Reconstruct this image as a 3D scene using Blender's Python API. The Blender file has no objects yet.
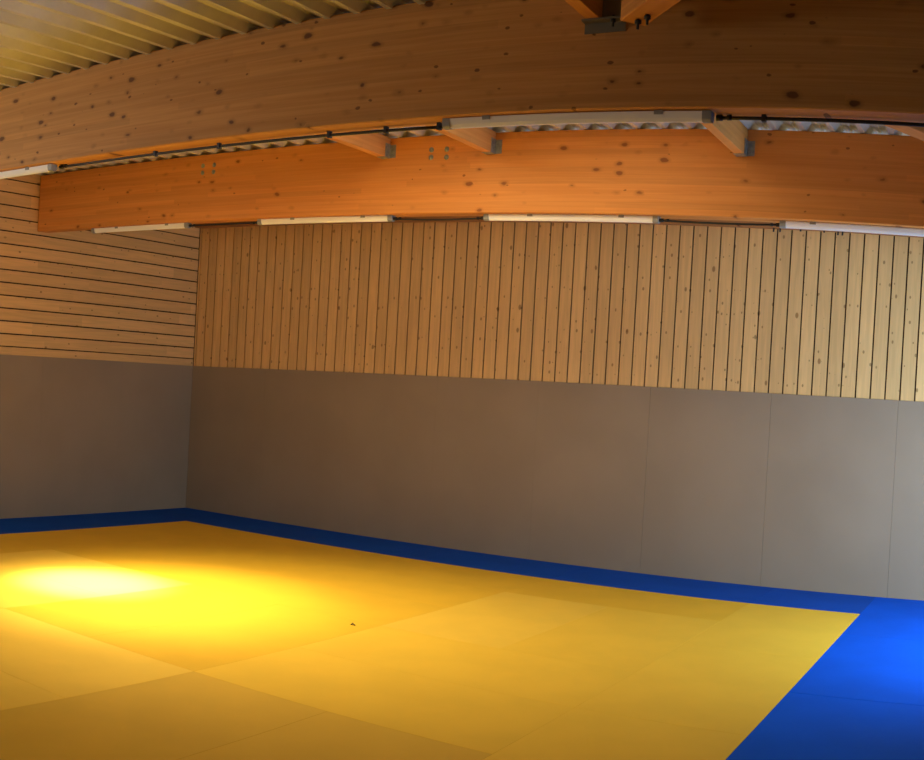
import bpy, math, random
from mathutils import Matrix, Vector
random.seed(7)
C = bpy.context.scene.collection
scn = bpy.context.scene

# ------------------------------------------------------------------ camera
# The photograph is a phone panorama (cylindrical projection), slightly rolled.
F = 1078.42                       # pixels per radian
XC, YC = 570.85, 413.41           # where the cylinder's forward direction meets the picture
cd = bpy.data.cameras.new('camera')
cam = bpy.data.objects.new('camera', cd)
C.objects.link(cam)
cd.type = 'PANO'
cd.panorama_type = 'CENTRAL_CYLINDRICAL'
cd.central_cylindrical_radius = 1.0
cd.central_cylindrical_range_u_min = -XC / F
cd.central_cylindrical_range_u_max = (924 - XC) / F
cd.central_cylindrical_range_v_min = -(760 - YC) / F
cd.central_cylindrical_range_v_max = YC / F
cd.clip_start = 0.05
yaw, pitch, roll = -0.424, -0.011, 0.058
cy, sy, cp, sp = math.cos(yaw), math.sin(yaw), math.cos(pitch), math.sin(pitch)
fwd = Vector((sy * cp, cy * cp, sp))
right = Vector((cy, -sy, 0))
down = fwd.cross(right)
r_ = right * math.cos(roll) - down * math.sin(roll)
d_ = right * math.sin(roll) + down * math.cos(roll)
mw = Matrix.Identity(4)
for i in range(3):
    mw[i][0] = r_[i]; mw[i][1] = -d_[i]; mw[i][2] = -fwd[i]
mw.translation = Vector((10.035, -10.22, 1.691))
cam.matrix_world = mw
scn.camera = cam

# ------------------------------------------------------------------ light
scn.view_settings.view_transform = 'Standard'
scn.view_settings.look = 'None'
scn.view_settings.gamma = 1.0
scn.view_settings.use_curve_mapping = False
scn.view_settings.exposure = 0.22

w = bpy.data.worlds.new('daylight'); scn.world = w; w.use_nodes = True
w.node_tree.nodes['Background'].inputs['Color'].default_value = (0.75, 0.85, 1.0, 1)
w.node_tree.nodes['Background'].inputs['Strength'].default_value = 0.03

def area(name, loc, target, sx, sy_, power, col, spread=180):
    l = bpy.data.lights.new(name, 'AREA'); l.shape = 'RECTANGLE'; l.size = sx; l.size_y = sy_
    l.energy = power; l.color = col; l.spread = math.radians(spread)
    o = bpy.data.objects.new(name, l); C.objects.link(o); o.location = loc
    o.rotation_euler = (Vector(target) - Vector(loc)).to_track_quat('-Z', 'Y').to_euler()
    return o
area('door_light', (10.9, -2.4, 1.25), (8.4, -1.0, 0.2), 1.6, 2.1, 170, (0.52, 0.76, 1.0))
area('side_window_light', (0.1, -8.6, 2.9), (4.0, -6.0, 2.6), 2.5, 1.2, 110, (1.0, 0.96, 0.88))
area('overhead_fill', (6.3, -4.1, 3.80), (6.3, -4.1, 0.0), 2.8, 0.7, 62, (1.0, 0.83, 0.52))  # added overhead fill between the beams; the deck has no skylight
def spot(name, loc, aim, energy, cone, col=(1.0, 0.87, 0.52)):
    sl = bpy.data.lights.new(name, 'SPOT'); sl.energy = energy; sl.color = col
    sl.spot_size = math.radians(cone); sl.spot_blend = 1.0; sl.shadow_soft_size = 0.12
    so = bpy.data.objects.new(name, sl); C.objects.link(so); so.location = loc
    so.rotation_euler = (Vector(aim) - Vector(loc)).to_track_quat('-Z', 'Y').to_euler()
spot('roof_spot', (3.45, -4.5, 3.78), (3.42, -4.5, 0), 4600, 23, (1.0, 0.96, 0.85))
spot('roof_spot_soft', (3.45, -4.5, 3.78), (3.95, -4.45, 0), 930, 52)
spot('roof_spot_wide', (3.7, -4.5, 3.78), (4.5, -4.25, 0), 600, 82)

# ------------------------------------------------------------------ materials
def nt(name):
    m = bpy.data.materials.new(name); m.use_nodes = True
    t = m.node_tree; b = t.nodes['Principled BSDF']
    return m, t, b
def N(t, typ, **k):
    n = t.nodes.new(typ)
    for a, v in k.items(): setattr(n, a, v)
    return n
def mixc(t, a, b, fac, mode='MIX'):
    n = N(t, 'ShaderNodeMix', data_type='RGBA', blend_type=mode)
    for sock, v in ((n.inputs[0], fac), (n.inputs[6], a), (n.inputs[7], b)):
        if isinstance(v, (tuple, list)): sock.default_value = (*v[:3], 1)
        elif isinstance(v, (int, float)): sock.default_value = v
        else: t.links.new(v, sock)
    return n.outputs[2]
def ramp(t, src, p0, p1, c0=0.0, c1=1.0):
    n = N(t, 'ShaderNodeMapRange', interpolation_type='SMOOTHSTEP')
    t.links.new(src, n.inputs[0])
    n.inputs[1].default_value = p0; n.inputs[2].default_value = p1
    n.inputs[3].default_value = c0; n.inputs[4].default_value = c1
    return n.outputs[0]
def math_(t, op, a, b=None):
    n = N(t, 'ShaderNodeMath', operation=op)
    for i, v in enumerate((a, b)):
        if v is None: continue
        if isinstance(v, (int, float)): n.inputs[i].default_value = v
        else: t.links.new(v, n.inputs[i])
    return n.outputs[0]
def coords(t, scale, loc=(0, 0, 0), rot=(0, 0, 0)):
    tc = N(t, 'ShaderNodeTexCoord'); mp = N(t, 'ShaderNodeMapping')
    t.links.new(tc.outputs['Object'], mp.inputs[0])
    mp.inputs['Scale'].default_value = scale; mp.inputs['Location'].default_value = loc
    mp.inputs['Rotation'].default_value = rot
    return mp.outputs[0]

def knots(t, vec_scale, loc, thr, rad):
    """sparse dark knots: nearest feature point of a Voronoi pattern, some cells only"""
    v = N(t, 'ShaderNodeTexVoronoi', feature='F1'); v.inputs['Scale'].default_value = 1.0
    nz = N(t, 'ShaderNodeTexNoise'); nz.inputs['Scale'].default_value = 2.2; nz.inputs['Detail'].default_value = 3
    cv = coords(t, vec_scale, loc); t.links.new(cv, nz.inputs['Vector'])
    vm = N(t, 'ShaderNodeVectorMath', operation='MULTIPLY_ADD'); t.links.new(nz.outputs['Color'], vm.inputs[0])
    vm.inputs[1].default_value = (0.22, 0.22, 0.22); t.links.new(cv, vm.inputs[2])
    t.links.new(vm.outputs[0], v.inputs['Vector'])
    sep = N(t, 'ShaderNodeSeparateColor'); t.links.new(v.outputs['Color'], sep.inputs[0])
    size = math_(t, 'MULTIPLY', sep.outputs[0], rad)
    edge = math_(t, 'SUBTRACT', size, v.outputs['Distance'])
    core = ramp(t, edge, -0.03, 0.04)
    pick = ramp(t, sep.outputs[1], thr, thr + 0.02)
    halo = ramp(t, edge, -0.20, 0.05)
    return math_(t, 'MULTIPLY', core, pick), math_(t, 'MULTIPLY', halo, pick)

def glulam(name, base, dark, light, knot, axis_loc=(0, 0, 0), kn=1.0, lam=0.045):
    """laminated beam: length along local X, laminations stacked along Z"""
    m, t, b = nt(name)
    tc = N(t, 'ShaderNodeTexCoord'); sep = N(t, 'ShaderNodeSeparateXYZ')
    t.links.new(tc.outputs['Object'], sep.inputs[0])
    row = math_(t, 'FLOOR', math_(t, 'DIVIDE', sep.outputs[2], lam))
    wn = N(t, 'ShaderNodeTexWhiteNoise', noise_dimensions='1D'); t.links.new(row, wn.inputs['W'])
    xs = math_(t, 'ADD', math_(t, 'DIVIDE', sep.outputs[0], 2.3), math_(t, 'MULTIPLY', wn.outputs[0], 7.0))
    pl = math_(t, 'FLOOR', xs)
    cmb = N(t, 'ShaderNodeCombineXYZ'); t.links.new(pl, cmb.inputs[0]); t.links.new(row, cmb.inputs[1])
    w2 = N(t, 'ShaderNodeTexWhiteNoise', noise_dimensions='3D'); t.links.new(cmb.outputs[0], w2.inputs['Vector'])
    n = N(t, 'ShaderNodeTexNoise'); n.inputs['Scale'].default_value = 1; n.inputs['Detail'].default_value = 6
    n.inputs['Distortion'].default_value = 0.6
    t.links.new(coords(t, (1.2, 22, 55), axis_loc), n.inputs['Vector'])
    c = mixc(t, dark, light, ramp(t, n.outputs[0], 0.3, 0.7))
    c = mixc(t, c, base, 0.55)
    tone = ramp(t, w2.outputs[0], 0, 1, 0.92, 1.05)
    c = mixc(t, c, tone, 1.0, 'MULTIPLY') if False else c
    hs = N(t, 'ShaderNodeHueSaturation'); t.links.new(c, hs.inputs['Color']); t.links.new(tone, hs.inputs['Value'])
    c = hs.outputs[0]
    k1, h1 = knots(t, (6.0, 2.5, 11), axis_loc, 0.48, 0.21 * kn)
    k2, h2 = knots(t, (12, 3, 21), tuple(a + 3 for a in axis_loc), 0.42, 0.25 * kn)
    c = mixc(t, c, knot, math_(t, 'MULTIPLY', h1, 0.35))
    c = mixc(t, c, knot, math_(t, 'MULTIPLY', k1, 0.85))
    c = mixc(t, c, knot, math_(t, 'MULTIPLY', k2, 0.8))
    t.links.new(c, b.inputs['Base Color'])
    b.inputs['Roughness'].default_value = 0.55
    b.inputs['Specular IOR Level'].default_value = 0.3
    bp = N(t, 'ShaderNodeBump'); bp.inputs['Strength'].default_value = 0.08; bp.inputs['Distance'].default_value = 0.003
    t.links.new(n.outputs[0], bp.inputs['Height']); t.links.new(bp.outputs[0], b.inputs['Normal'])
    return m

def board_wood(name, pitch, off, run_axis, few=0.0, base=(0.76, 0.46, 0.185), knot=(0.22, 0.095, 0.028)):
    """cladding boards; run_axis 2 = vertical boards counted along X, 1 = horizontal boards counted along Z"""
    m, t, b = nt(name)
    tc = N(t, 'ShaderNodeTexCoord'); sep = N(t, 'ShaderNodeSeparateXYZ')
    t.links.new(tc.outputs['Object'], sep.inputs[0])
    cnt = sep.outputs[0] if run_axis == 2 else sep.outputs[2]
    run = sep.outputs[2] if run_axis == 2 else sep.outputs[1]
    idx = math_(t, 'FLOOR', math_(t, 'DIVIDE', math_(t, 'SUBTRACT', cnt, off), pitch))
    wn = N(t, 'ShaderNodeTexWhiteNoise', noise_dimensions='1D'); t.links.new(idx, wn.inputs['W'])
    if run_axis == 1:   # horizontal boards are butt-jointed along their length
        pc = math_(t, 'FLOOR', math_(t, 'ADD', math_(t, 'DIVIDE', run, 2.0), math_(t, 'MULTIPLY', wn.outputs[0], 9)))
        cb = N(t, 'ShaderNodeCombineXYZ'); t.links.new(pc, cb.inputs[0]); t.links.new(idx, cb.inputs[1])
        wn = N(t, 'ShaderNodeTexWhiteNoise', noise_dimensions='3D'); t.links.new(cb.outputs[0], wn.inputs['Vector'])
    # grain, shifted per board
    cb = N(t, 'ShaderNodeCombineXYZ')
    t.links.new(math_(t, 'MULTIPLY', cnt, 30), cb.inputs[0])
    t.links.new(math_(t, 'ADD', math_(t, 'MULTIPLY', run, 1.6), math_(t, 'MULTIPLY', wn.outputs[0], 40)), cb.inputs[1])
    n = N(t, 'ShaderNodeTexNoise'); n.inputs['Scale'].default_value = 1; n.inputs['Detail'].default_value = 4
    n.inputs['Distortion'].default_value = 0.8
    t.links.new(cb.outputs[0], n.inputs['Vector'])
    c = mixc(t, tuple(v * 0.92 for v in base), tuple(min(1, v * 1.06) for v in base), ramp(t, n.outputs[0], 0.3, 0.7))
    hs = N(t, 'ShaderNodeHueSaturation'); t.links.new(c, hs.inputs['Color'])
    t.links.new(ramp(t, wn.outputs[0], 0, 1, 0.92, 1.06), hs.inputs['Value'])
    c = hs.outputs[0]
    def kn(scl, thr, rad):
        cb = N(t, 'ShaderNodeCombineXYZ')
        t.links.new(math_(t, 'MULTIPLY', cnt, scl[0]), cb.inputs[0])
        t.links.new(math_(t, 'MULTIPLY', run, scl[1]), cb.inputs[1])
        v = N(t, 'ShaderNodeTexVoronoi', feature='F1', voronoi_dimensions='2D'); v.inputs['Scale'].default_value = 1
        t.links.new(cb.outputs[0], v.inputs['Vector'])
        s = N(t, 'ShaderNodeSeparateColor'); t.links.new(v.outputs['Color'], s.inputs[0])
        e = math_(t, 'SUBTRACT', math_(t, 'MULTIPLY', s.outputs[0], rad), v.outputs['Distance'])
        return math_(t, 'MULTIPLY', ramp(t, e, -0.03, 0.03), ramp(t, s.outputs[1], thr, thr + 0.02))
    c = mixc(t, c, knot, math_(t, 'MULTIPLY', kn((14, 9), 0.70 + few, 0.16), 0.65))
    c = mixc(t, c, knot, math_(t, 'MULTIPLY', kn((8, 4.5), 0.82 + few, 0.13), 0.7))
    t.links.new(c, b.inputs['Base Color'])
    b.inputs['Roughness'].default_value = 0.6
    b.inputs['Specular IOR Level'].default_value = 0.25
    return m

def plain(name, col, rough=0.5, metal=0.0, spec=0.5, noise=None, bump=None):
    m, t, b = nt(name)
    b.inputs['Base Color'].default_value = (*col, 1)
    b.inputs['Roughness'].default_value = rough; b.inputs['Metallic'].default_value = metal
    b.inputs['Specular IOR Level'].default_value = spec
    n = N(t, 'ShaderNodeTexNoise'); n.inputs['Detail'].default_value = 4
    n.inputs['Scale'].default_value = noise[0] if noise else 6.0
    t.links.new(coords(t, (1, 1, 1)), n.inputs['Vector'])
    a = noise[1] if noise else 0.06
    hs = N(t, 'ShaderNodeHueSaturation'); hs.inputs['Color'].default_value = (*col, 1)
    t.links.new(ramp(t, n.outputs[0], 0.3, 0.7, 1 - a, 1 + a), hs.inputs['Value'])
    t.links.new(hs.outputs[0], b.inputs['Base Color'])
    if bump:
        n2 = N(t, 'ShaderNodeTexNoise'); n2.inputs['Scale'].default_value = bump[0]
        t.links.new(coords(t, (1, 1, 1)), n2.inputs['Vector'])
        bp = N(t, 'ShaderNodeBump'); bp.inputs['Strength'].default_value = bump[1]; bp.inputs['Distance'].default_value = 0.002
        t.links.new(n2.outputs[0], bp.inputs['Height']); t.links.new(bp.outputs[0], b.inputs['Normal'])
    return m

M_far = glulam('spruce_glulam', (0.74, 0.30, 0.066), (0.64, 0.235, 0.045), (0.80, 0.345, 0.085), (0.26, 0.075, 0.012), (0.3, 0, 0), 1.0)
M_near = glulam('spruce_glulam_knotty', (0.60, 0.285, 0.075), (0.50, 0.21, 0.045), (0.68, 0.34, 0.10), (0.13, 0.042, 0.008), (7.7, 2, 1), 0.92)
M_rim = glulam('spruce_rim', (0.42, 0.19, 0.065), (0.30, 0.12, 0.04), (0.50, 0.24, 0.09), (0.10, 0.03, 0.01), (4, 0, 0), 0.5)
M_purlin = glulam('spruce_purlin', (0.70, 0.31, 0.08), (0.60, 0.24, 0.055), (0.78, 0.38, 0.11), (0.16, 0.06, 0.02), (1, 5, 2), 0.4)
PITCH, OFF = 0.14368, 0.0323
M_boards = board_wood('spruce_cladding', PITCH, OFF, 2)
LP, LZ = 0.1455, 1.981
M_lboards = board_wood('spruce_cladding_horizontal', LP, LZ, 1, 0.15)
M_gap = plain('dark_backing', (0.045, 0.018, 0.007), 0.9, spec=0.1)
M_pad = plain('grey_wall_pad', (0.31, 0.225, 0.15), 0.65, spec=0.2, noise=(1.2, 0.05), bump=(220, 0.12))
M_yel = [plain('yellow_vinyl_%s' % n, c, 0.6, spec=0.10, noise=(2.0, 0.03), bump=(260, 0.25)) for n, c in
         (('sheen_mid', (0.80, 0.475, 0.042)), ('sheen_low', (0.76, 0.430, 0.030)), ('sheen_high', (0.83, 0.505, 0.060)), ('ochre', (0.70, 0.405, 0.042)))]  # differing sheen of the mat blocks is painted into these base colours
M_blue = plain('blue_vinyl', (0.006, 0.068, 0.40), 0.7, spec=0.05, noise=(2.0, 0.05), bump=(260, 0.25))
M_blue2 = plain('bright_blue_vinyl', (0.002, 0.082, 0.56), 0.7, spec=0.05, noise=(2.0, 0.05), bump=(260, 0.25))
M_sub = plain('subfloor_plywood', (0.42, 0.30, 0.17), 0.7)
M_steel = plain('galvanised_deck', (0.66, 0.68, 0.64), 0.42, metal=0.4, noise=(3, 0.10))
M_galv = plain('galvanised_bracket', (0.36, 0.38, 0.36), 0.5, metal=0.7, noise=(40, 0.15))
M_dsteel = plain('dark_bracket', (0.20, 0.17, 0.11), 0.6, metal=0.2)
M_white = plain('white_lamp_diffuser', (0.92, 0.92, 0.90), 0.35, noise=(3, 0.02))
M_cap = plain('grey_end_cap', (0.30, 0.30, 0.28), 0.5)
M_black = plain('black_cable', (0.008, 0.008, 0.008), 0.5)
M_bolt = plain('bolt_steel', (0.05, 0.05, 0.045), 0.5, metal=0.5)
M_bolthead = plain('zinc_bolt_head', (0.40, 0.42, 0.38), 0.45, metal=0.7)

# ------------------------------------------------------------------ mesh helpers
class MB:
    def __init__(s): s.v = []; s.f = []; s.smooth = []
    def add(s, vs, fs, sm=False):
        o = len(s.v); s.v += [tuple(v) for v in vs]; s.f += [tuple(i + o for i in f) for f in fs]
        s.smooth += [sm] * len(fs)
    def box(s, x0, x1, y0, y1, z0, z1, ch=0.0):
        """box, optionally chamfered on all edges running along X and at the ends"""
        if ch <= 0:
            vs = [(x, y, z) for x in (x0, x1) for y in (y0, y1) for z in (z0, z1)]
            s.add(vs, [(0, 1, 3, 2), (4, 6, 7, 5), (0, 4, 5, 1), (2, 3, 7, 6), (0, 2, 6, 4), (1, 5, 7, 3)])
        else:
            prof = [(y0 + ch, z0), (y1 - ch, z0), (y1, z0 + ch), (y1, z1 - ch), (y1 - ch, z1), (y0 + ch, z1), (y0, z1 - ch), (y0, z0 + ch)]
            s.prism_x(prof, x0, x1)
    def prism_x(s, prof, x0, x1):
        n = len(prof)
        vs = [(x0, y, z) for y, z in prof] + [(x1, y, z) for y, z in prof]
        fs = [(i, (i + 1) % n, (i + 1) % n + n, i + n) for i in range(n)]
        fs += [tuple(reversed(range(n))), tuple(range(n, 2 * n))]
        s.add(vs, fs)
    def tube(s, pts, r, n=10):
        pts = [Vector(p) for p in pts]; o = []
        for i, p in enumerate(pts):
            t = (pts[min(i + 1, len(pts) - 1)] - pts[max(i - 1, 0)]).normalized()
            a = t.cross(Vector((0, 0, 1)));
            if a.length < 0.1: a = t.cross(Vector((0, 1, 0)))
            a.normalize(); b = t.cross(a)
            o += [p + (a * math.cos(2 * math.pi * k / n) + b * math.sin(2 * math.pi * k / n)) * r for k in range(n)]
        fs = []
        for i in range(len(pts) - 1):
            for k in range(n):
                fs.append((i * n + k, i * n + (k + 1) % n, (i + 1) * n + (k + 1) % n, (i + 1) * n + k))
        fs += [tuple(reversed(range(n))), tuple(range((len(pts) - 1) * n, len(pts) * n))]
        s.add(o, fs, True)
    def build(s, name, mat, parent=None, loc=(0, 0, 0), rot=(0, 0, 0), bevel=0):
        me = bpy.data.meshes.new(name); me.from_pydata(s.v, [], s.f); me.update()
        import bmesh
        bm = bmesh.new(); bm.from_mesh(me); bmesh.ops.recalc_face_normals(bm, faces=bm.faces)
        bm.to_mesh(me); bm.free()
        if len(s.f) == len(me.polygons):
            me.polygons.foreach_set('use_smooth', s.smooth)
        me.materials.append(mat)
        o = bpy.data.objects.new(name, me); C.objects.link(o)
        o.location = loc; o.rotation_euler = rot
        if parent: o.parent = parent
        if bevel:
            b = o.modifiers.new('bevel', 'BEVEL'); b.width = bevel; b.segments = 2; b.limit_method = 'ANGLE'
        return o
def tag(o, label=None, cat=None, group=None, kind=None):
    if label: o['label'] = label
    if cat: o['category'] = cat
    if group: o['group'] = group
    if kind: o['kind'] = kind
    return o

SL = 0.0288                       # roof falls to the right by this much per metre
ROT = (0, math.atan(SL), 0)
FY, NY = -2.661, -5.343           # camera-side faces of the two beams
FZ, NZ = 3.3314, 3.3509           # undersides at the left wall
BW, BH = 0.16, 0.640              # beam width and depth
TOP = 3.975
XE = 12.4

# ------------------------------------------------------------------ setting
mb = MB(); mb.box(-0.3, XE, -11.5, 0.3, -0.14, -0.04)
tag(mb.build('floor', M_sub), kind='structure')

# back wall: dark backing and vertical boards, cladding face slightly behind the pads
mb = MB()
YF = 0.012
HP = 1.886
k = 0
mb.box(-0.0, OFF - 0.005, YF, YF + 0.02, HP - 0.06, 4.05)
while OFF + k * PITCH < XE:
    x = OFF + k * PITCH
    mb.box(x + 0.0078, x + PITCH - 0.0078, YF, YF + 0.02, HP - 0.06, 4.05, 0.0)
    k += 1
wb = mb.build('wall_back', M_boards); tag(wb, kind='structure')
mb = MB(); mb.box(-0.3, XE, YF + 0.02, 0.3, -0.04, 4.1)
tag(mb.build('backing', M_gap, wb), kind='structure')
# left wall: horizontal boards
mb = MB()
XF = -0.012
k = 0
mb.box(XF - 0.02, XF, -11.5, YF, HP - 0.06, LZ - 0.005)
while LZ + k * LP < 4.05:
    z = LZ + k * LP
    mb.box(XF - 0.02, XF, -11.5, YF, z + 0.0075, min(z + LP - 0.0075, 4.05))
    k += 1
wl = mb.build('wall_left', M_lboards); tag(wl, kind='structure')
mb = MB(); mb.box(-0.3, XF - 0.02, -11.5, YF + 0.02, -0.04, 4.1)
tag(mb.build('backing', M_gap, wl), kind='structure')
# rim beam along the head of the back wall
mb = MB(); mb.box(0.0, XE, -0.10, YF, 0.0, 0.26, 0.004)
rim = tag(mb.build('trim_1', M_rim, loc=(0, 0, 3.705), rot=ROT), kind='structure')
for bx in (7.481, 7.546, 7.75, 7.982, 8.12, 8.164):
    q = MB(); q.tube([(bx, -0.05, 0.0), (bx, -0.05, -0.018 if bx in (7.75, 7.982) else -0.035)], 0.009, 8)
    q.build('bolt', M_bolt, rim)

# trapezoidal steel roof deck, ribs along Y
P = 0.2135
mb = MB()
prof = []
x = -0.01 - P
h = 0.052
while x < XE:
    prof += [(x - 0.018, 0), (x + 0.018, 0), (x + 0.055, h), (x + 0.092, h), (x + 0.1, h - 0.008), (x + 0.1135, h - 0.008), (x + 0.1215, h), (x + 0.1585, h)]
    x += P
prof = [(a, b) for a, b in prof if a > -0.012]
th = 0.0015
n = len(prof)
ys = (0.25, -11.5)
vs = [(a, y, b + dz) for y in ys for dz in (0, th) for a, b in prof]
fs = []
for i in range(n - 1):
    fs.append((i, i + 1, 2 * n + i + 1, 2 * n + i))
    fs.append((n + i, 3 * n + i, 3 * n + i + 1, n + i + 1))
    fs.append((i, n + i, n + i + 1, i + 1))
    fs.append((2 * n + i, 2 * n + i + 1, 3 * n + i + 1, 3 * n + i))
mb.add(vs, fs)
dk = mb.build('ceiling', M_steel, loc=(0, 0, TOP), rot=ROT); tag(dk, kind='structure')
mb = MB(); mb.box(-0.3, XE, -11.5, 0.3, 0.06, 0.10)
tag(mb.build('roof_insulation', plain('insulation', (0.35, 0.34, 0.31), 0.9), dk), kind='structure')

# ------------------------------------------------------------------ wall pads
PW = 1.2525
seams = [0.0, 1.273, 2.526, 3.779, 5.032, 6.288, 7.542, 8.789, 10.04, 11.29, 12.4]
words = ['first', 'second', 'third', 'fourth', 'fifth', 'sixth', 'seventh', 'eighth', 'ninth', 'tenth']
pad_lab = ['grey-brown wall pad on the back wall, touching the room corner',
 'grey wall pad on the back wall, second from the corner', 'grey wall pad on the back wall, third from the corner',
 'grey wall pad on the back wall, fourth from the corner', 'grey wall pad on the back wall, fifth from the corner',
 'grey wall pad on the back wall, sixth from the corner',
 'grey wall pad on the back wall, second from the right picture edge',
 'pale grey wall pad at right, ending above the mats where yellow meets bright blue',
 ]
for i in range(8):
    mb = MB()
    ga, gb = (0.0009 if i > 4 else 0.0003), (0.0009 if i > 3 else 0.0003)
    mb.box(seams[i] + ga, seams[i + 1] - gb, -0.0, 0.030, 0.0, HP)
    # front face sits on Y = 0
    o = mb.build('wall_pad', M_pad, bevel=0.0005)
    for v in o.data.vertices: v.co.y = -0.0 if v.co.y < 0.01 else YF - 0.001
    tag(o, pad_lab[i] if i < 7 else pad_lab[7], 'wall pad', 'grey wall pads along the foot of the back wall')
mb = MB(); mb.box(seams[8] + 0.0012, seams[9] - 0.0012, 0.0, YF - 0.001, 0.0, HP)
tag(mb.build('wall_pad', M_pad, bevel=0.0005), 'pale grey wall pad on the back wall, rightmost, beyond the last dark seam', 'wall pad', 'grey wall pads along the foot of the back wall')
for i in range(4):
    mb = MB(); mb.box(XF + 0.001, 0.0, -1.25 * (i + 1) + 0.0003, -1.25 * i - 0.0003 - (0.0 if i else 0.0), 0.0, HP)
    tag(mb.build('wall_pad', M_pad, bevel=0.0005),
        ['grey wall pad on the left wall, right beside the room corner', 'grey-brown wall pad on the left wall, second from the corner',
         'grey-brown wall pad on the left wall, at the left picture edge',
         'wall pad on the left wall, fourth from the corner'][i], 'wall pad', 'grey wall pads along the foot of the left wall')

# ------------------------------------------------------------------ judo mats
XS = [0.96, 1.93, 2.88, 3.84, 4.78, 5.73, 6.71, 7.69, 8.68, 9.65, 10.62]
XI = lambda i: XS[i] if i >= 0 else 0.0
YS = [0.96, 1.87, 2.83, 3.78, 4.74, 5.70, 6.66, 7.62, 8.57, 9.53]
YJ = lambda j: -YS[j] if j > -1 else 0.0
def mat(i0, i1, j0, j1, m, label, group):
    mb = MB()
    x0 = 0.0 if i0 < 0 else XI(i0)
    g = 0.0016 if m is M_blue2 else 0.0006
    mb.box(x0 + 0.0006, XI(i1) - 0.0006, YJ(j1) + g, YJ(j0) - g, -0.04, 0.0)
    cx, cy_ = (x0 + XI(i1)) / 2, (YJ(j0) + YJ(j1)) / 2
    for q, v in enumerate(mb.v): mb.v[q] = (v[0] - cx, v[1] - cy_, v[2])
    o = mb.build('judo_mat', m, loc=(cx, cy_, 0), bevel=0.0010)
    return tag(o, label, 'mat', group)
GY, GB = 'yellow judo mats laid in a parquet pattern', 'blue judo mats of the border'
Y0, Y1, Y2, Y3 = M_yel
M_pale = plain('yellow_vinyl_sheen_pale', (0.81, 0.49, 0.052), 0.6, spec=0.10, noise=(2.0, 0.03), bump=(260, 0.25))  # paler tone paints the sheen of the pale square into the colour
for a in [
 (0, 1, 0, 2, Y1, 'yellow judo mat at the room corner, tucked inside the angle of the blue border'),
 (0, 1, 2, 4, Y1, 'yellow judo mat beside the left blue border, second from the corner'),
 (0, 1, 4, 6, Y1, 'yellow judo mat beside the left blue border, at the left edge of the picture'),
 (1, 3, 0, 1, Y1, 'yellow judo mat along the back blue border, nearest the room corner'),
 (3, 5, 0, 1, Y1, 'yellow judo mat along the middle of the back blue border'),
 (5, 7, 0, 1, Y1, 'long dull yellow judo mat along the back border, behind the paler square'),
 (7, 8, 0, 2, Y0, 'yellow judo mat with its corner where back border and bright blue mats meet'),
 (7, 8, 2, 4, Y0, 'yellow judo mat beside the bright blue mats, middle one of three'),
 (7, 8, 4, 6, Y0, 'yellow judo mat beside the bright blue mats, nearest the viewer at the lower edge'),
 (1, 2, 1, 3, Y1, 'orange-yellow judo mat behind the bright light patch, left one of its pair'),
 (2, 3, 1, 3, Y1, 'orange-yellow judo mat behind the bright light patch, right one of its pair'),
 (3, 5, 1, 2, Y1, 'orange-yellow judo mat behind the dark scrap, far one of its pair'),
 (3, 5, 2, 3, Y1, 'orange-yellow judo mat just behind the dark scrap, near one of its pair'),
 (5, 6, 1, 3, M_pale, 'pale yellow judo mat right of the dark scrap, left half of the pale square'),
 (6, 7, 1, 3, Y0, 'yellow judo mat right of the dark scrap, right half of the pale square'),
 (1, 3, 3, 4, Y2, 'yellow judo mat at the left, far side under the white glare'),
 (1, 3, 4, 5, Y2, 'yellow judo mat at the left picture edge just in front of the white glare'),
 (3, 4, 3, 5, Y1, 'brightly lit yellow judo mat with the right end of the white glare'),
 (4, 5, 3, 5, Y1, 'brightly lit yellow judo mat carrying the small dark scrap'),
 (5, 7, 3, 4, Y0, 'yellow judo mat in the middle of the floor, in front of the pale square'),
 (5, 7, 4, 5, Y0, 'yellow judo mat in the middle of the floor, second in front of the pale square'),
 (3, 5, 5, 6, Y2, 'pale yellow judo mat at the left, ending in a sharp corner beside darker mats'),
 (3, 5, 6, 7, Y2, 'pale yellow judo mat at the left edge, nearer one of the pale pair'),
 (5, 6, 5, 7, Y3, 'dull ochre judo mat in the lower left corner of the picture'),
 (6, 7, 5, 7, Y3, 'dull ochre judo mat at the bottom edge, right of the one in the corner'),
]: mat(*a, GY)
out = 'yellow judo mat on the near side, beyond the lower edge of the picture'
for a in [(3, 4, 7, 9), (4, 5, 7, 9), (5, 7, 7, 8), (5, 7, 8, 9), (7, 8, 6, 8), (1, 2, 5, 7), (2, 3, 5, 7), (1, 3, 7, 8), (0, 1, 6, 8)]:
    mat(*a, Y0, out, 'yellow judo mats nearest the viewer')
for a in [
 (-1, 1, -1, 0, M_blue, 'dark blue border mat in the room corner'),
 (1, 3, -1, 0, M_blue, 'dark blue border mat along the back wall, second from the corner'),
 (3, 5, -1, 0, M_blue, 'blue border mat along the back wall, third from the corner'),
 (5, 7, -1, 0, M_blue, 'blue border mat along the back wall, fourth from the corner'),
 (7, 8, -1, 0, M_blue, 'short blue border mat along the back wall, beside the bright blue mats'),
 (-1, 0, 0, 2, M_blue, 'dark blue border mat along the left wall, next to the corner mat'),
 (-1, 0, 2, 4, M_blue, 'dark blue border mat along the left wall, at the left picture edge'),
 (8, 9, -1, 1, M_blue2, 'bright blue judo mat at right, its far end against the pale wall pads'),
 (8, 9, 1, 3, M_blue2, 'brightest blue judo mat at right, just behind the dark seam'),
 (8, 9, 3, 5, M_blue2, 'blue judo mat in the lower right corner, in front of the dark seam'),
]: mat(*a, GB)
out = 'blue judo mat beyond the right edge of the picture'
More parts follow.
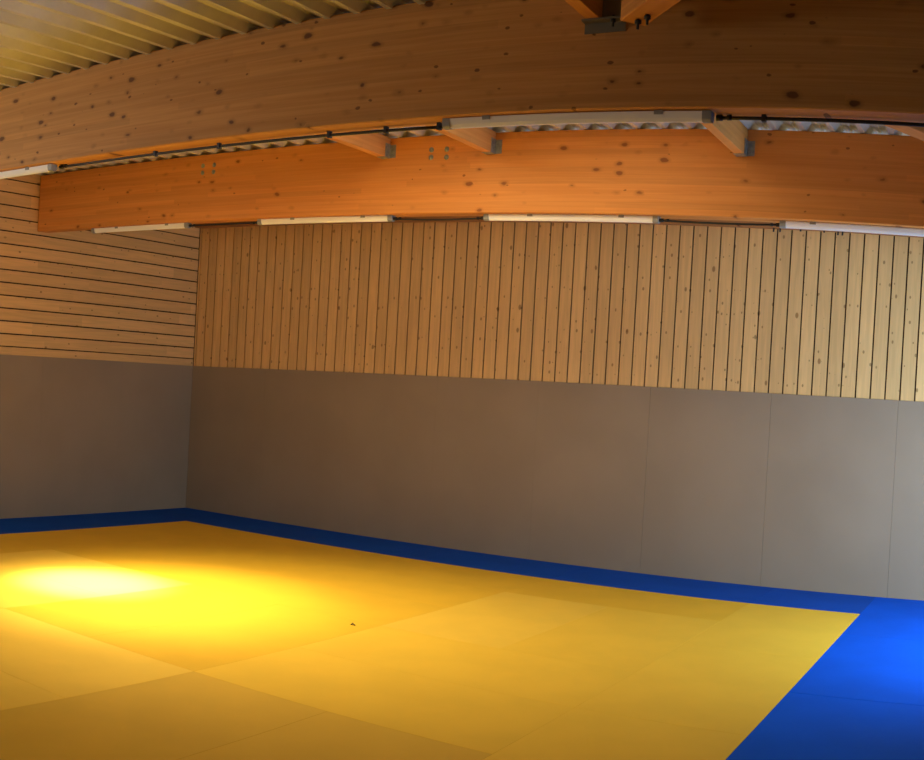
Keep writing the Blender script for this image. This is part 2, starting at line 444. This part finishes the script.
for a in [(-1, 0, 4, 6), (9, 10, -1, 1), (9, 10, 1, 3), (9, 10, 3, 5), (8, 9, 5, 7), (9, 10, 5, 7)]:
    mat(*a, M_blue2 if a[0] > 0 else M_blue, out if a[0] > 0 else 'blue judo mat along the left wall, beyond the left edge', 'blue judo mats outside the picture')
mb = MB()
pts = [(random.gauss(0, 1), random.gauss(0, 1), abs(random.gauss(0, 0.6))) for _ in range(9)]
mb.tube([(-0.015, 0, 0.004), (-0.006, 0.004, 0.010), (0.004, -0.003, 0.014), (0.013, 0.002, 0.007), (0.017, 0.010, 0.003)], 0.004, 6)
mb.tube([(0.0, -0.008, 0.004), (0.003, 0.0, 0.018), (0.004, 0.008, 0.006)], 0.0035, 6)
tag(mb.build('scrap', M_black, loc=(5.591, -3.935, 0.0)), 'small dark scrap lying on the yellow mats', 'scrap')

# ------------------------------------------------------------------ beams
def beam(Y, Z, m, label, seedbolts, x0=0.0, rise=0.0):
    mb = MB(); mb.box(x0, XE, Y, Y + BW, 0.0, BH, 0.006)
    mb.v = [(x, y, z + (rise * x - 0.004 if z < 0.3 and rise else 0)) for x, y, z in mb.v]
    o = mb.build('glulam_beam', m, loc=(0, 0, Z), rot=ROT)
    tag(o, label, 'beam', 'laminated timber roof beams')
    for (bx, bz) in seedbolts:
        b = MB(); b.tube([(bx, Y + 0.004, bz), (bx, Y - 0.003, bz)], 0.022, 16)
        b.tube([(bx, Y - 0.003, bz), (bx, Y - 0.012, bz)], 0.014, 6)
        bo = b.build('bolt', M_bolthead, o)
    return o
lz = lambda X, z, Z: (z - Z + SL * X)
fb = beam(FY, FZ, M_far, 'far orange laminated timber beam crossing in front of the plank wall',
     [(x, lz(x, z, FZ)) for x, z in ((5.214, 3.703), (5.362, 3.698), (5.215, 3.641), (5.364, 3.633), (2.60, 3.790), (2.752, 3.783), (2.60, 3.722), (2.748, 3.717))], XF + 0.001)
nb = beam(NY, NZ, M_near, 'near dark knotty laminated timber beam across the top of the picture', [], XF + 0.001, 0.0023)

# ------------------------------------------------------------------ purlins and braces
def hanger(X, Y, zb, hw, hh, parent, side=-1):
    """U-shaped joist hanger on the beam face at Y; opens to -Y"""
    b = MB(); t = 0.003
    y0, y1 = Y - 0.075, Y - 0.0005
    b.box(X - hw - t, X - hw, y0, y1, zb, zb + hh)
    b.box(X + hw, X + hw + t, y0, y1, zb, zb + hh)
    b.box(X - hw - t, X + hw + t, y0 - 0.01, y1, zb - t, zb)
    b.box(X + hw, X + hw + 0.058, y1 - t, y1, zb, zb + hh * 0.95)
    b.box(X - hw - 0.003, X - hw, y1 - t, y1, zb, zb + hh * 0.95)
    for i in range(3):
        z = zb + hh * (0.2 + 0.28 * i)
        b.tube([(X + hw + 0.034, y1 - t, z), (X + hw + 0.034, y1 - t - 0.005, z)], 0.006, 6)
        b.tube([(X + hw + t, y0 + 0.03, z), (X + hw + t + 0.005, y0 + 0.03, z)], 0.006, 6)
    return b.build('joist_hanger', M_galv, parent)
GP = 'purlins running between the roof beams'
def purlin(X, zb, ya, yb, label, w_=0.037, h_=0.2):
    mb = MB()
    mb.box(0, yb - ya, -w_, w_, 0, min(h_, TOP - SL * X - zb - 0.003), 0.003)
    o = mb.build('purlin', M_purlin, loc=(X, ya, zb), rot=(0, 0, math.pi / 2))
    return tag(o, label, 'purlin', GP)
for X, zb, lab in ((4.775, 3.664, 'left purlin end held in a metal hanger, left of the four bolts'),
                   (5.792, 3.632, 'middle purlin end held in a metal hanger, right of the four bolts'),
                   (7.862, 3.549, 'right purlin with bright underside and steel hanger below the lamp end')):
    o = purlin(X, zb, NY + BW + 0.001, FY - 0.002, 'timber ' + lab)
    hb = hanger(X, FY, zb, 0.0375, 0.115, o)
    hb.matrix_parent_inverse = (Matrix.Translation((X, NY + BW + 0.001, zb)) @ Matrix.Rotation(math.pi / 2, 4, 'Z')).inverted()
o = purlin(7.845, 3.572, -8.6, NY - 0.002, 'timber purlin coming down to the near beam at the top, left of the brace')
b = MB()
b.box(7.79, 8.01, NY - 0.05, NY - 0.001, 3.561, 3.571)
b.box(7.79, 8.01, NY - 0.006, NY - 0.001, 3.512, 3.561)
b.box(7.887, 7.985, NY - 0.02, NY - 0.001, 3.571, 3.735)  # dark plate put in for the shade between purlin and brace
hb = b.build('bracket', M_dsteel, o)
inv = (Matrix.Translation((7.845, -8.6, 3.572)) @ Matrix.Rotation(math.pi / 2, 4, 'Z')).inverted()
hb.matrix_parent_inverse = inv
b = MB()
b.tube([(7.955, NY - 0.04, 3.580), (7.955, NY - 0.04, 3.525)], 0.007, 8)
b.tube([(7.955, NY - 0.04, 3.560), (7.955, NY - 0.04, 3.546)], 0.014, 6)
b.build('bolt', M_bolt, o).matrix_parent_inverse = inv

def brace(p0, ang, L, zb, label, bolts, hh=0.15):
    mb = MB(); mb.box(0, L, -0.065, 0.065, 0, hh, 0.004)
    o = mb.build('brace', M_purlin, loc=(p0[0], p0[1], zb), rot=(0, 0, ang))
    tag(o, label, 'brace', 'diagonal wind braces')
    for bx, by in bolts:
        q = MB(); q.tube([(bx, by, 0.0), (bx, by, -0.045)], 0.007, 8); q.tube([(bx, by, -0.004), (bx, by, -0.02)], 0.016, 6)
        q.build('bolt', M_bolt, o)
    return o
brace((8.105, NY - 0.15), math.radians(-45), 3.2, 3.49, 'diagonal timber brace with two bolts at the top of the near beam', [(0.06, 0.0), (0.14, 0.012)])
brace((8.0, NY + BW + 0.10), math.radians(59), 2.62, 3.60, 'diagonal timber brace at the right edge between the two beams', [], 0.09)

# ------------------------------------------------------------------ batten lamps and cables
def lamp(x0, x1, Y, Z, label, clips=(0.28, 0.8), up=0.0):
    root = bpy.data.objects.new('batten_lamp', None); C.objects.link(root)
    root.location = (x0, Y, Z + up - SL * x0); root.rotation_euler = ROT
    tag(root, label, 'lamp', 'unlit white batten lamps under the beams')
    L = x1 - x0
    b = MB(); b.prism_x([(-0.028, -0.004), (0.028, -0.004), (0.028, -0.012), (0.020, -0.036), (0.010, -0.051), (-0.010, -0.051), (-0.020, -0.036), (-0.028, -0.012)], 0.045, L - 0.045)
    b.build('diffuser', M_white, root)
    for a, c in ((0, 0.045), (L - 0.045, L)):
        b = MB(); b.prism_x([(-0.029, -0.002), (0.029, -0.002), (0.029, -0.022), (0.025, -0.044), (0.012, -0.053), (-0.012, -0.053), (-0.025, -0.044), (-0.029, -0.022)], a, c)
        b.build('end_cap', M_cap, root)
    for c in (clips[0] * L, clips[1] * L):
        b = MB(); b.box(c - 0.022, c + 0.022, -0.033, -0.027, -0.02, 0.0)
        b.build('clip', M_cap, root)
LF, LN = FY + 0.08, NY + 0.06
lamp(0.90, 2.385, LF, FZ, 'white batten lamp under the left end of the far beam')
lamp(3.31, 4.83, LF, FZ, 'white batten lamp under the far beam, second from its left end')
lamp(5.725, 7.225, LF, FZ, 'white batten lamp under the far beam, above the middle of the plank wall')
lamp(8.163, 9.66, LF, FZ, 'white batten lamp under the far beam at the right picture edge', (0.165, 0.8))
lamp(2.15, 3.645, LN, NZ, 'white batten lamp under the near beam at the left picture edge', up=0.003)
lamp(6.97, 8.46, LN, NZ, 'large white batten lamp under the near beam in the upper middle', (0.18, 0.82), up=0.0125)

def cable(xa, xb, Y, Z, r, drop, label, clamps, sag=0.0):
    n = 14
    pts = []
    for i in range(n + 1):
        u = i / n; x = xa + (xb - xa) * u
        pts.append((x, Y, Z - SL * x - drop - sag * math.sin(math.pi * u)))
    b = MB(); b.tube(pts, r, 10)
    # plugs at the ends
    for x, s in ((xa, 1), (xb, -1)):
        z = Z - SL * x - drop
        b.tube([(x, Y, z), (x + s * 0.03, Y, z)], r * 1.7, 10); b.tube([(x + s * 0.055, Y, z), (x + s * 0.075, Y, z)], r * 1.5, 10)
    o = b.build('cable', M_black)
    tag(o, label, 'cable', 'black lamp cables under the beams')
    for x in clamps:
        z = Z - SL * x
        c = MB(); c.box(x - 0.010, x + 0.010, Y - r - 0.004, Y + r + 0.004, z - drop - r - 0.006, z + (0.0 if Y > -4 else 0.0023 * x - 0.005))
        c.build('clamp', M_black, o)
LC = NY + 0.115
cable(3.647, 6.968, LC, NZ, 0.009, 0.012, 'black clamped cable under the near beam left of the large lamp', (4.68, 5.27, 6.15, 6.55, 6.90))
cable(8.462, 11.4, LC, NZ, 0.009, 0.002, 'black clamped cable under the near beam right of the large lamp', (8.70, 9.7))
cable(2.387, 3.308, LF, FZ, 0.008, 0.03, 'thin black cable under the far beam left of the second lamp', ())
cable(4.832, 5.723, LF, FZ, 0.008, 0.03, 'thin black cable under the far beam above the middle left planks', (), 0.012)
cable(7.227, 8.161, LF, FZ, 0.008, 0.03, 'thin black cable under the far beam between the two right lamps', (), 0.008)
